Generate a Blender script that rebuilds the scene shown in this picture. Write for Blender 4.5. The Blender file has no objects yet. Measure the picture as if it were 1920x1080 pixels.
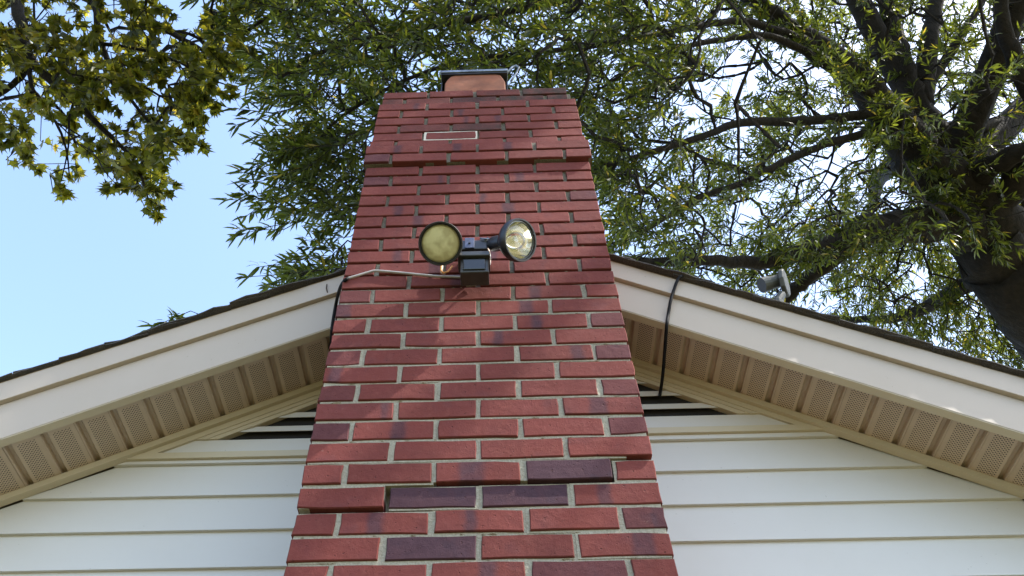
import bpy, bmesh, math, random
import numpy as np
from mathutils import Vector, Matrix

R_ = math.radians
S = bpy.context.scene
COL = S.collection
rnd = random.Random(7)
rng = np.random.default_rng(11)

# ------------------------------------------------------------------ camera
PITCH, YAW, FPX = 0.8971354932370263, -0.032861168796009595, 1520.26
CAM = np.array([0.0434095, -1.5623320, -1.0130908])
PPX, PPY = 960 - 68.83, 540 - 1.41
Fv = np.array([math.sin(YAW) * math.cos(PITCH), math.cos(YAW) * math.cos(PITCH), math.sin(PITCH)])
Rv = np.array([math.cos(YAW), -math.sin(YAW), 0.0])
Uv = np.cross(Rv, Fv)


def ray(x, y):
    return Fv + Rv * (x - PPX) / FPX - Uv * (y - PPY) / FPX


def atY(x, y, Y):                      # the point of a vertical plane parallel to the gable
    d = ray(x, y)
    return CAM + d * (Y - CAM[1]) / d[1]


def atD(x, y, D):                      # the point at a distance measured along the lens axis
    return CAM + ray(x, y) * D


def to_px(X):
    d = np.asarray(X, float) - CAM
    z = d @ Fv
    return PPX + FPX * (d @ Rv) / z, PPY - FPX * (d @ Uv) / z, z


cd = bpy.data.cameras.new('camera')
co = bpy.data.objects.new('camera', cd)
COL.objects.link(co)
M = Matrix.Identity(4)
for i in range(3):
    M[i][0], M[i][1], M[i][2], M[i][3] = Rv[i], Uv[i], -Fv[i], CAM[i]
co.matrix_world = M
cd.sensor_width = 36
cd.lens = FPX / 1920 * 36
cd.shift_x = 68.83 / 1920
cd.shift_y = -1.41 / 1920
cd.clip_end = 3000
cd.clip_start = .02
S.camera = co

# ------------------------------------------------------------------ sky, sun, exposure
SUN_EL, SUN_ROT = R_(52), R_(104)
W = bpy.data.worlds.new('World')
S.world = W
W.use_nodes = True
nt = W.node_tree
sky = nt.nodes.new('ShaderNodeTexSky')
sky.sky_type = 'NISHITA'
sky.sun_disc = False
sky.sun_elevation = SUN_EL
sky.sun_rotation = SUN_ROT
sky.dust_density = 1.6
sky.air_density = 1.0
sky.ozone_density = 0.5
nt.links.new(sky.outputs[0], nt.nodes['Background'].inputs[0])
nt.nodes['Background'].inputs[1].default_value = 0.15
sl = bpy.data.lights.new('sun', 'SUN')
sl.energy = 2.7
sl.angle = R_(.53)
sl.color = (1, .95, .86)
so = bpy.data.objects.new('sun', sl)
COL.objects.link(so)
SUND = Vector((math.sin(SUN_ROT) * math.cos(SUN_EL), math.cos(SUN_ROT) * math.cos(SUN_EL), math.sin(SUN_EL)))
so.rotation_euler = SUND.to_track_quat('Z', 'Y').to_euler()
so.location = (6, -2, 12)
S.view_settings.view_transform = 'Standard'
S.view_settings.look = 'None'
S.view_settings.exposure = 1.95
S.view_settings.gamma = 1
S.view_settings.use_curve_mapping = False
S.render.engine = 'CYCLES'
S.cycles.max_bounces = 8
S.cycles.diffuse_bounces = 5
S.cycles.transmission_bounces = 6
S.cycles.transparent_max_bounces = 8


# ------------------------------------------------------------------ helpers
class MB:
    """collects pieces of ONE mesh"""

    def __init__(s):
        s.v, s.f = [], []

    def add(s, v, f):
        o = len(s.v)
        s.v += [tuple(p) for p in v]
        s.f += [tuple(i + o for i in q) for q in f]
        return s

    def box(s, x0, x1, y0, y1, z0, z1):
        return s.add([(x0, y0, z0), (x1, y0, z0), (x1, y1, z0), (x0, y1, z0), (x0, y0, z1), (x1, y0, z1), (x1, y1, z1), (x0, y1, z1)],
                     [(0, 3, 2, 1), (4, 5, 6, 7), (0, 1, 5, 4), (1, 2, 6, 5), (2, 3, 7, 6), (3, 0, 4, 7)])

    def prism(s, poly, y0, y1):
        """polygon in x,z pushed along y"""
        n = len(poly)
        v = [(x, y0, z) for x, z in poly] + [(x, y1, z) for x, z in poly]
        f = [tuple(range(n)), tuple(range(2 * n - 1, n - 1, -1))]
        f += [(i, i + n, (i + 1) % n + n, (i + 1) % n) for i in range(n)]
        return s.add(v, f)

    def tube(s, pts, rad, n=8, caps=True):
        pts = [np.asarray(p, float) for p in pts]
        m = len(pts)
        if not hasattr(rad, '__len__'):
            rad = [rad] * m
        t0 = pts[1] - pts[0]
        t0 /= np.linalg.norm(t0) + 1e-12
        a = np.array([0, 0, 1.]) if abs(t0[2]) < .9 else np.array([1., 0, 0])
        nrm = np.cross(t0, a)
        nrm /= np.linalg.norm(nrm)
        v = []
        for i in range(m):
            t = pts[min(i + 1, m - 1)] - pts[max(i - 1, 0)]
            t /= np.linalg.norm(t) + 1e-12
            nrm = nrm - t * (nrm @ t)
            nrm /= np.linalg.norm(nrm) + 1e-12
            b = np.cross(t, nrm)
            for k in range(n):
                an = 2 * math.pi * k / n
                v.append(tuple(pts[i] + rad[i] * (math.cos(an) * nrm + math.sin(an) * b)))
        f = []
        for i in range(m - 1):
            for k in range(n):
                f.append((i * n + k, i * n + (k + 1) % n, (i + 1) * n + (k + 1) % n, (i + 1) * n + k))
        if caps:
            f += [tuple(range(n - 1, -1, -1)), tuple(range((m - 1) * n, m * n))]
        return s.add(v, f)

    def lathe(s, prof, origin, axis, n=28, close=False):
        """prof: (distance along axis, radius)"""
        ax = np.asarray(axis, float)
        ax /= np.linalg.norm(ax)
        a = np.array([0, 0, 1.]) if abs(ax[2]) < .9 else np.array([1., 0, 0])
        e1 = np.cross(ax, a)
        e1 /= np.linalg.norm(e1)
        e2 = np.cross(ax, e1)
        o = np.asarray(origin, float)
        v = []
        for d, r in prof:
            for k in range(n):
                an = 2 * math.pi * k / n
                v.append(tuple(o + ax * d + r * (math.cos(an) * e1 + math.sin(an) * e2)))
        m = len(prof)
        f = []
        for i in range(m - 1):
            for k in range(n):
                f.append((i * n + k, i * n + (k + 1) % n, (i + 1) * n + (k + 1) % n, (i + 1) * n + k))
        f += [tuple(range(n - 1, -1, -1)), tuple(range((m - 1) * n, m * n))]
        return s.add(v, f)

    def mesh(s, name):
        me = bpy.data.meshes.new(name)
        me.from_pydata(s.v, [], s.f)
        me.update()
        return me

    def build(s, name, mat, parent=None, smooth=False, bevel=0, kind=None):
        me = s.mesh(name)
        bm = bmesh.new()
        bm.from_mesh(me)
        bmesh.ops.recalc_face_normals(bm, faces=bm.faces)
        bm.to_mesh(me)
        bm.free()
        if smooth:
            me.polygons.foreach_set('use_smooth', [True] * len(me.polygons))
        return link(name, me, mat, parent, bevel, kind)


def link(name, me, mat, parent=None, bevel=0, kind=None, mw=None):
    o = bpy.data.objects.new(name, me)
    COL.objects.link(o)
    if mat and not me.materials:
        me.materials.append(mat)
    if mw is not None:
        o.matrix_world = mw
    if parent is not None:
        o.parent = parent
        o.matrix_parent_inverse = parent.matrix_world.inverted()
    if bevel:
        b = o.modifiers.new('bevel', 'BEVEL')
        b.width = bevel
        b.segments = 2
        b.limit_method = 'ANGLE'
    if kind:
        o['kind'] = kind
    return o


def thing(name, label, cat, loc=(0, 0, 0)):
    o = bpy.data.objects.new(name, None)
    COL.objects.link(o)
    o.location = loc
    o.matrix_world = Matrix.Translation(Vector(loc))
    o.empty_display_size = .1
    o['label'] = label
    o['category'] = cat
    return o


def tag(o, label, cat):
    o['label'] = label
    o['category'] = cat
    return o


# ------------------------------------------------------------------ materials
class NT:
    def __init__(s, name):
        s.m = bpy.data.materials.new(name)
        s.m.use_nodes = True
        s.t = s.m.node_tree
        s.b = s.t.nodes['Principled BSDF']

    def n(s, typ, **kw):
        nd = s.t.nodes.new('ShaderNode' + typ)
        for k, v in kw.items():
            setattr(nd, k, v)
        return nd

    def l(s, a, b):
        s.t.links.new(a, b)

    def math(s, op, a, b=None, c=None, clamp=False):
        nd = s.n('Math', operation=op)
        nd.use_clamp = clamp
        for i, x in enumerate((a, b, c)):
            if x is None:
                continue
            if hasattr(x, 'links'):
                s.l(x, nd.inputs[i])
            else:
                nd.inputs[i].default_value = x
        return nd.outputs[0]

    def mix(s, fac, a, b, blend='MIX'):
        nd = s.n('Mix', data_type='RGBA', blend_type=blend)
        for i, x in ((0, fac), (6, a), (7, b)):
            if hasattr(x, 'links'):
                s.l(x, nd.inputs[i])
            else:
                nd.inputs[i].default_value = x if i == 0 else (*x, 1)
        return nd.outputs[2]

    def noise(s, scale, detail=3, rough=.6, vec=None, dim='3D', w=None):
        nd = s.n('TexNoise', noise_dimensions=dim)
        nd.inputs['Scale'].default_value = scale
        nd.inputs['Detail'].default_value = detail
        nd.inputs['Roughness'].default_value = rough
        if vec is not None:
            s.l(vec, nd.inputs['Vector'])
        if w is not None:
            s.l(w, nd.inputs['W'])
        return nd.outputs[0]

    def ramp(s, fac, p0, p1):
        nd = s.n('MapRange')
        nd.inputs[1].default_value, nd.inputs[2].default_value = p0, p1
        s.l(fac, nd.inputs[0])
        return nd.outputs[0]

    def bump(s, h, strength=.3, dist=.002):
        nd = s.n('Bump')
        nd.inputs['Strength'].default_value = strength
        nd.inputs['Distance'].default_value = dist
        s.l(h, nd.inputs['Height'])
        s.l(nd.outputs[0], s.b.inputs['Normal'])

    def set(s, **k):
        for a, v in k.items():
            s.b.inputs[a.replace('_', ' ')].default_value = v if not isinstance(v, tuple) else (*v, 1)
        return s

    def coord(s, what='Object'):
        return s.n('TexCoord').outputs[what]


def plain(name, col, rough=.6, metal=0, var=.15, scale=30, bump=0, spec=.5):
    t = NT(name)
    c = t.coord()
    nz = t.noise(scale, 4, .6, c)
    f = t.ramp(nz, .3, .7)
    t.l(t.mix(f, tuple(x * (1 - var) for x in col), tuple(min(1, x * (1 + var)) for x in col)), t.b.inputs['Base Color'])
    t.set(Roughness=rough, Metallic=metal)
    t.b.inputs['Specular IOR Level'].default_value = spec
    if bump:
        t.bump(t.noise(scale * 4, 4, .6, c), bump, .002)
    return t.m


def brick_material():
    t = NT('brick_clay')
    oi = t.n('ObjectInfo')
    sep = t.n('SeparateColor')
    t.l(oi.outputs['Color'], sep.inputs[0])
    co_ = t.coord()
    sx = t.n('SeparateXYZ')
    t.l(co_, sx.inputs[0])
    # a per-brick shifted coordinate, so that no two bricks carry the same marks
    off = t.n('VectorMath', operation='ADD')
    cmb = t.n('CombineXYZ')
    t.l(t.math('MULTIPLY', oi.outputs['Random'], 37.), cmb.inputs[0])
    t.l(t.math('MULTIPLY', oi.outputs['Random'], 91.), cmb.inputs[2])
    t.l(co_, off.inputs[0])
    t.l(cmb.outputs[0], off.inputs[1])
    v = off.outputs[0]
    big = t.noise(9, 3, .55, v)
    mid = t.noise(45, 4, .65, v)
    fine = t.noise(350, 3, .7, v)
    red = t.mix(t.ramp(oi.outputs['Random'], 0, 1), (.128, .034, .028), (.180, .046, .037))
    red = t.mix(t.ramp(big, .35, .7), red, (.155, .041, .036))
    red = t.mix(t.math('MULTIPLY', t.ramp(mid, .5, .8), .45), red, (.22, .074, .060))
    # kiln-flash band: red channel = centre, green = half width, blue = whole-brick flash
    xx = t.math('ADD', sx.outputs[0], t.math('MULTIPLY', t.math('SUBTRACT', t.noise(28, 2, .5, v), .5), .02))
    d = t.math('ABSOLUTE', t.math('SUBTRACT', xx, t.math('MULTIPLY', t.math('SUBTRACT', sep.outputs[0], .5), .2)))
    nd = t.n('MapRange', interpolation_type='SMOOTHSTEP')
    t.l(t.math('SUBTRACT', d, t.math('MULTIPLY', sep.outputs[1], .2)), nd.inputs[0])
    nd.inputs[1].default_value, nd.inputs[2].default_value = .007, -.012
    band = t.math('MULTIPLY', nd.outputs[0], t.math('GREATER_THAN', sep.outputs[1], .002))
    band = t.math('MULTIPLY', band, t.math('ADD', .42, t.math('MULTIPLY', t.noise(20, 2, .5, v), .55)))
    fl = t.math('MAXIMUM', band, sep.outputs[2])
    fl = t.math('ADD', fl, t.math('MULTIPLY', t.ramp(t.noise(14, 2, .5, v), .58, .75), .28), clamp=True)
    purple = t.mix(t.ramp(mid, .3, .75), (.050, .028, .038), (.072, .039, .050))
    col = t.mix(fl, red, purple)
    # pits, pale smears of old mortar along the arrises, soot
    pit = t.ramp(t.noise(110, 2, .5, v), .66, .73)
    col = t.mix(t.math('MULTIPLY', pit, .6), col, (.06, .022, .02))
    smear = t.math('MULTIPLY', t.ramp(t.noise(38, 5, .7, v), .66, .74), t.ramp(t.noise(7, 1, .5, v), .5, .62))
    col = t.mix(t.math('MULTIPLY', smear, .6), col, (.36, .27, .22))
    col = t.mix(t.math('MULTIPLY', t.ramp(t.noise(5, 4, .7, v), .45, .7), .35), col, (.085, .03, .028))
    soot = t.math('MULTIPLY', oi.outputs['Alpha'], t.ramp(t.noise(16, 4, .65, v), .25, .6))
    col = t.mix(soot, col, (.035, .028, .024))
    t.l(col, t.b.inputs['Base Color'])
    t.set(Roughness=.86)
    t.b.inputs['Specular IOR Level'].default_value = .15
    h = t.math('ADD', t.math('MULTIPLY', mid, 1.), t.math('MULTIPLY', fine, .45))
    h = t.math('SUBTRACT', h, t.math('MULTIPLY', pit, .8))
    t.bump(h, .8, .0026)
    return t.m


def mortar_material():
    t = NT('mortar')
    c = t.coord()
    sx = t.n('SeparateXYZ')
    t.l(c, sx.inputs[0])
    n1 = t.noise(14, 4, .6, c)
    n2 = t.noise(160, 4, .7, c)
    base = t.mix(t.ramp(n2, .3, .7), (.25, .225, .165), (.40, .365, .28))
    # joints turn darker and browner towards the upper stack, broken up by noise
    st = t.math('ADD', sx.outputs[2], t.math('MULTIPLY', t.math('SUBTRACT', n1, .5), 1.3))
    st = t.math('MULTIPLY', t.ramp(st, .60, 1.25), .90)
    col = t.mix(st, base, t.mix(t.ramp(n2, .3, .7), (.075, .062, .042), (.17, .15, .11)))
    t.l(col, t.b.inputs['Base Color'])
    t.set(Roughness=.95)
    t.bump(t.math('ADD', n2, t.noise(60, 3, .6, c)), .7, .004)
    return t.m


def vinyl(name, col, grime=.25):
    t = NT(name)
    c = t.coord()
    n1 = t.noise(3.5, 4, .6, c)
    n2 = t.noise(40, 4, .7, c)
    f = t.math('MULTIPLY', t.math('ADD', t.ramp(n1, .45, .8), t.math('MULTIPLY', t.ramp(n2, .58, .8), .6)), grime)
    colr = t.mix(f, col, tuple(a * b for a, b in zip(col, (.72, .66, .52))))
    spot = t.ramp(t.noise(95, 2, .5, c), .745, .78)
    colr = t.mix(t.math('MULTIPLY', spot, .35), colr, (.16, .13, .08))
    t.l(colr, t.b.inputs['Base Color'])
    t.set(Roughness=.48)
    t.b.inputs['Specular IOR Level'].default_value = .35
    t.bump(t.noise(6, 2, .5, c), .12, .004)
    return t.m


def soffit_material():
    """ivory vinyl with rows of punched vent holes"""
    t = NT('perforated_vinyl')
    c = t.coord()
    sx = t.n('SeparateXYZ')
    t.l(c, sx.inputs[0])
    P = .0105
    u = t.math('DIVIDE', sx.outputs[0], P)
    w = t.math('DIVIDE', sx.outputs[1], P * .5)
    row = t.math('FLOOR', w)
    u2 = t.math('ADD', u, t.math('MULTIPLY', t.math('MODULO', row, 2.), .5))
    fx = t.math('MULTIPLY', t.math('SUBTRACT', t.math('FRACT', u2), .5), P)
    fy = t.math('MULTIPLY', t.math('SUBTRACT', t.math('FRACT', w), .5), P * .5)
    dist = t.math('SQRT', t.math('ADD', t.math('MULTIPLY', fx, fx), t.math('MULTIPLY', fy, fy)))
    hole = t.math('LESS_THAN', dist, .0020)
    for lo, hi, k in ((.012, .066, 0), (.022, .196, 1)):
        hole = t.math('MULTIPLY', hole, t.math('GREATER_THAN', sx.outputs[k], lo))
        hole = t.math('MULTIPLY', hole, t.math('LESS_THAN', sx.outputs[k], hi))
    n1 = t.noise(12, 4, .6, c)
    col = t.mix(t.ramp(n1, .4, .75), (.50, .395, .285), (.44, .345, .24))
    col = t.mix(hole, col, (.012, .01, .008))
    t.l(col, t.b.inputs['Base Color'])
    t.set(Roughness=.55)
    return t.m


def leaf_material(name, a, b, ta, tb, yellow=.06):
    t = NT(name)
    g = t.n('NewGeometry')
    oi = t.n('ObjectInfo')
    rv = t.math('FRACT', t.math('ADD', g.outputs['Random Per Island'], oi.outputs['Random']))
    rv2 = t.math('FRACT', t.math('MULTIPLY', rv, 17.31))
    col = t.mix(rv, a, b)
    tr = t.mix(rv2, ta, tb)
    old = t.math('LESS_THAN', t.math('FRACT', t.math('MULTIPLY', rv, 53.7)), yellow)
    col = t.mix(old, col, (.20, .16, .03))
    tr = t.mix(old, tr, (.55, .42, .04))
    t.l(col, t.b.inputs['Base Color'])
    t.set(Roughness=.42)
    t.b.inputs['Specular IOR Level'].default_value = .45
    ts = t.n('BsdfTranslucent')
    t.l(tr, ts.inputs[0])
    mx = t.n('MixShader')
    mx.inputs[0].default_value = .45
    t.l(t.b.outputs[0], mx.inputs[1])
    t.l(ts.outputs[0], mx.inputs[2])
    t.l(mx.outputs[0], t.t.nodes['Material Output'].inputs[0])
    return t.m


def bark_material():
    t = NT('bark')
    c = t.coord()
    mp = t.n('Mapping')
    mp.inputs['Scale'].default_value = (1, 1, .3)
    t.l(c, mp.inputs[0])
    n1 = t.noise(22, 5, .65, mp.outputs[0])
    n2 = t.noise(3, 3, .6, c)
    col = t.mix(t.ramp(n1, .35, .7), (.006, .0045, .0035), (.024, .018, .014))
    col = t.mix(t.math('MULTIPLY', t.ramp(n2, .5, .8), .4), col, (.022, .021, .015))
    t.l(col, t.b.inputs['Base Color'])
    t.set(Roughness=.92)
    t.bump(n1, .9, .03)
    return t.m


def shingle_material():
    t = NT('asphalt_shingle')
    c = t.coord()
    n1 = t.noise(260, 3, .7, c)
    n2 = t.noise(9, 3, .6, c)
    col = t.mix(t.ramp(n1, .35, .7), (.025, .024, .024), (.11, .10, .095))
    col = t.mix(t.math('MULTIPLY', t.ramp(n2, .5, .7), .5), col, (.10, .085, .06))
    t.l(col, t.b.inputs['Base Color'])
    t.set(Roughness=.95)
    t.bump(n1, .6, .003)
    return t.m


def ground_material():
    t = NT('lawn')
    c = t.coord()
    n1 = t.noise(.35, 5, .6, c)
    n2 = t.noise(30, 4, .7, c)
    col = t.mix(t.ramp(n2, .3, .7), (.070, .076, .020), (.145, .13, .042))
    col = t.mix(t.ramp(n1, .45, .65), col, (.19, .145, .075))
    t.l(col, t.b.inputs['Base Color'])
    t.set(Roughness=.95)
    t.bump(n2, .8, .05)
    return t.m


M_brick = brick_material()
M_mortar = mortar_material()
M_siding = vinyl('ivory_vinyl_siding', (.58, .565, .525), .12)
M_fascia = vinyl('ivory_aluminium_trim', (.435, .37, .30), .14)
M_trim = vinyl('cream_vinyl_trim', (.52, .455, .325), .22)
M_soffit = soffit_material()
M_shingle = shingle_material()
M_bark = bark_material()
M_dark = plain('painted_dark_backing', (.012, .011, .010), .9)  # near-black colour stands in for the unlit attic behind the vent slats
M_clay = plain('fired_clay_flue', (.22, .072, .030), .8, 0, .25, 16, .3)
M_clayedge = plain('pale_clay_rim', (.55, .36, .18), .85, 0, .25, 60, .3)
M_capmetal = plain('weathered_black_steel', (.035, .037, .042), .45, .6, .5, 25, .1)
M_lid = plain('galvanised_lid', (.20, .22, .25), .4, .85, .5, 18, .1)
M_black = plain('black_enamel', (.014, .014, .017), .38, 0, .35, 40, .05)
M_blackp = plain('black_cable_jacket', (.008, .008, .009), .7, 0, .15, 30, 0, .15)
M_bronze = plain('dark_bronze_plastic', (.030, .031, .030), .42, 0, .3, 30)
M_sensor = plain('smoked_sensor_window', (.010, .012, .010), .16, 0, .2, 30)
M_bluegrey = plain('blue_grey_bracket', (.07, .08, .13), .5, .3, .4, 60)
M_greycable = plain('grey_cable_jacket', (.34, .31, .29), .6, 0, .25, 20)
M_cream = plain('cream_wire_insulation', (.70, .58, .47), .6)
M_orange = plain('orange_wire', (.75, .32, .08), .5)
M_basegrey = plain('pale_grey_cast_box', (.50, .53, .55), .5, .3)
M_roofgrey = plain('grey_powder_coat', (.06, .064, .056), .6, 0, .25, 20, .1)
M_rust = plain('rusty_nail', (.05, .03, .02), .8)
M_wood = plain('roof_deck_wood', (.25, .18, .11), .9)
M_inner = plain('house_sheathing', (.35, .33, .28), .9)


def glass_yellow():
    t = NT('yellowed_lens_glass')
    c = t.coord()
    wv = t.noise(26, 2, .5, c)
    n = t.noise(240, 2, .6, c)
    col = t.mix(t.ramp(wv, .42, .62), (.38, .35, .18), (.56, .54, .30))
    t.l(col, t.b.inputs['Base Color'])
    t.set(Roughness=.22, Coat_Weight=.6, Coat_Roughness=.05)
    t.bump(n, .25, .002)
    return t.m


def glass_clear():
    t = NT('clear_lens_glass')
    tb, gb, mx = t.n('BsdfTransparent'), t.n('BsdfGlossy'), t.n('MixShader')
    gb.inputs['Roughness'].default_value = .03
    mx.inputs[0].default_value = .07
    t.l(tb.outputs[0], mx.inputs[1])
    t.l(gb.outputs[0], mx.inputs[2])
    t.l(mx.outputs[0], t.t.nodes['Material Output'].inputs[0])
    return t.m


def reflector():
    t = NT('mirror_reflector')
    c = t.coord()
    vo = t.n('TexVoronoi')
    vo.inputs['Scale'].default_value = 60
    t.l(c, vo.inputs['Vector'])
    t.set(Base_Color=(.93, .92, .84), Roughness=.06, Metallic=1.0)
    return t.m


M_lensY, M_lensC, M_refl = glass_yellow(), glass_clear(), reflector()
M_leaf = leaf_material('narrow_oak_leaf', (.013, .022, .009), (.028, .042, .014), (.05, .08, .009), (.32, .36, .028), .03)
M_lobed = leaf_material('lobed_leaf', (.018, .030, .010), (.038, .053, .014), (.11, .13, .010), (.56, .50, .035), .05)

# ------------------------------------------------------------------ ground
GZ = -2.6
g = MB().add([(-400, -400, GZ), (400, -400, GZ), (400, 400, GZ), (-400, 400, GZ)], [(0, 1, 2, 3)]).build('ground', ground_material())
g['kind'] = 'structure'


# ------------------------------------------------------------------ house
house = thing('house', 'ivory sided house gable with perforated soffits and low pitched shingle roof', 'house', (0, .52, GZ))


def TR(x):
    return 1.637 - .555 * x


def TL(x):
    return 1.580 + .505 * x


XR, ZR = .0594, 1.604                 # ridge
HX, HY0, HY1 = 3.62, .515, 9.0        # half width of the house, gable plane, back plane
CX = .432                             # the roof and trim stop here beside the chimney

# sheathing walls behind the siding (the gable, two long sides and the back)
shell = MB()
zwR, zwL = TR(HX) - .30, TL(-HX) - .30
shell.add([(-HX, HY0, GZ), (HX, HY0, GZ), (HX, HY0, zwR), (XR, HY0, ZR - .30), (-HX, HY0, zwL),
           (-HX, HY1, GZ), (HX, HY1, GZ), (HX, HY1, zwR), (XR, HY1, ZR - .30), (-HX, HY1, zwL)],
          [(0, 1, 2, 3, 4), (9, 8, 7, 6, 5), (1, 6, 7, 2), (0, 4, 9, 5)])
wall = shell.build('gable_wall', M_inner, house)
VZR, VZL = .847, .785                 # foot of the louvred vent on either side of the chimney


def siding_side(sgn, zb, vz):
    """lap boards: each one leans out to a lip at its foot"""
    T = TR if sgn > 0 else TL
    drop = .245 if sgn > 0 else .285
    z = zb
    k = 0
    while z > GZ + .15:
        z0, z1 = z - .127, z
        if k == 0:
            z1 = z
        def xlim(zz):
            # where the board meets the rake trim
            if sgn > 0:
                return min(HX + .01, (1.637 - drop - zz) / .555)
            return min(HX + .01, (1.580 - drop - zz) / .505)
        a0, a1 = xlim(z0), xlim(z1)
        ci = CX - .02
        y_f, y_b = .4990, .5115
        v = []
        for (y, zz, xl) in ((y_f, z0, a0), (y_b, z1, a1), (y_b + .002, z1, a1), (y_b + .002, z0 , a0)):
            v += [(sgn * ci, y, zz), (sgn * xl, y, zz)]
        m = MB()
        # bead under the lip makes the butt edge read as a rolled one
        m.add(v, [(0, 1, 3, 2), (2, 3, 5, 4), (4, 5, 7, 6), (6, 7, 1, 0), (0, 2, 4, 6), (1, 7, 5, 3)])
        m.build('siding_board', M_siding, wall)
        z -= .127
        k += 1


siding_side(1, .747, VZR)
siding_side(-1, .690, VZL)

# horizontal trim band and sill under each vent
for sgn, vz, zb, T, so_ in ((1, VZR, .747, TR, .225), (-1, VZL, .690, TL, .262)):
    drop = .245 if sgn > 0 else .280
    sl_ = .555 if sgn > 0 else .505
    x_at = lambda zz: ((1.637 if sgn > 0 else 1.580) - drop - zz) / sl_
    def band(name, za, zc, y0, mat):
        p = [(sgn * (CX - .02), za), (sgn * x_at(za), za), (sgn * x_at(zc), zc), (sgn * (CX - .02), zc)]
        MB().prism(p, y0, .5145).build(name, mat, wall)
    band('vent_sill', vz - .057, vz - .001, .4965, M_siding)
    band('sill_channel', vz - .063 - .018, vz - .0575, .4870, M_trim)
    band('starter_strip', zb + .001, vz - .0815, .4985, M_siding)

# rake trim along the soffit: J-channel, and the wide vent frame nearer the ridge
for sgn, T, so_, xcorner in ((1, TR, .226, 1.10), (-1, TL, .262, 1.12)):
    a = lambda x, d: (sgn * x, T(sgn * x) - d)
    jc = MB()
    jc.prism([a(CX, so_), a(HX + .02, so_), a(HX + .02, so_ + .026), a(CX, so_ + .026)], .4730, .4985)
    tr = jc.build('rake_channel', M_trim, house)
    m = MB().prism([a(CX, so_ + .0265), a(xcorner, so_ + .0265), a(xcorner - .03, so_ + .05), a(CX, so_ + .05)], .4880, .4975)
    m.build('channel_return', M_trim, tr)

# louvred gable vent, split by the chimney
vents = {}
for sgn, vz, T, so_ in ((1, VZR, TR, .226), (-1, VZL, TL, .262)):
    vent_back = MB()
    sl_ = .555 if sgn > 0 else .505
    t0 = (1.637 if sgn > 0 else 1.58)
    xe = (t0 - so_ - .04 - vz) / sl_
    vent_back.prism([(sgn * .40, vz - .03), (sgn * xe, vz - .03), (sgn * .40, t0 - sl_ * .40 - so_ - .03)], .5125, .5138)
    vents[sgn] = vent_back.build('gable_vent', M_dark, house)  # flat sheet with the attic's shade put into its colour
for sgn, vz, T, so_, top in ((1, VZR, TR, .226, .090), (-1, VZL, TL, .262, .088)):
    sl_ = .555 if sgn > 0 else .505
    t0 = (1.637 if sgn > 0 else 1.58)
    vent = vents[sgn]
    a = lambda x, d: (sgn * x, T(sgn * x) - d)
    xe = (t0 - so_ - top - vz) / sl_
    MB().prism([a(CX, so_ + .0505), a(xe + .075, so_ + .0505), a(xe, so_ + top), a(CX, so_ + top)], .4905, .5115).build('vent_frame', M_trim, vent)
    MB().prism([a(CX, so_ + .066), a(xe + .048, so_ + .066), a(xe + .048 - .005, so_ + .0705), a(CX, so_ + .0705)], .4875, .4903).build('vent_frame', M_trim, vent)
    z = vz + .031
    for k in range(4):
        zl, zh = z, z + .027
        x1 = (t0 - so_ - top + .03 - zl) / sl_
        x2 = (t0 - so_ - top + .03 - zh) / sl_
        if x2 > CX + .01:
            m = MB()
            m.add([(sgn * (CX - .02), .4935, zl), (sgn * x1, .4935, zl), (sgn * x2, .4990, zh), (sgn * (CX - .02), .4990, zh),
                   (sgn * (CX - .02), .4960, zl), (sgn * x1, .4960, zl), (sgn * x2, .5015, zh), (sgn * (CX - .02), .5015, zh)],
                  [(0, 1, 2, 3), (7, 6, 5, 4), (0, 4, 5, 1), (3, 2, 6, 7), (0, 3, 7, 4), (1, 5, 6, 2)])
            m.build('slat', M_siding, vent)
        z += .061

# rake fascia: a proud top band over a wider board
for sgn, T, low in ((1, TR, .256), (-1, TL, .270)):
    a = lambda x, d: (sgn * x, T(sgn * x) - d)
    X1 = HX + .36
    fb = MB().prism([a(CX, .100), a(X1, .100), a(X1, low), a(CX, low)], .2450, .2740).build('rake_fascia', M_fascia, house, bevel=.002)
    MB().prism([a(CX, .004), a(X1, .004), a(X1, .0985), a(CX, .0985)], .2290, .2735).build('top_band', M_fascia, fb, bevel=.002)
    # hem of folded metal at the foot
    MB().prism([a(CX, low + .0004), a(X1, low + .0004), a(X1, low + .0032), a(CX, low + .0032)], .2470, .2765).build('bottom_hem', M_trim, fb)
    if sgn < 0:
        p = atY(613, 533, .222)
        q = atY(614, 548, .2275)
        MB().tube([p, (np.array(p) + q) / 2 + np.array([-.003, 0, 0]), q], .0022, 6).build('nail', M_rust, fb)

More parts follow.
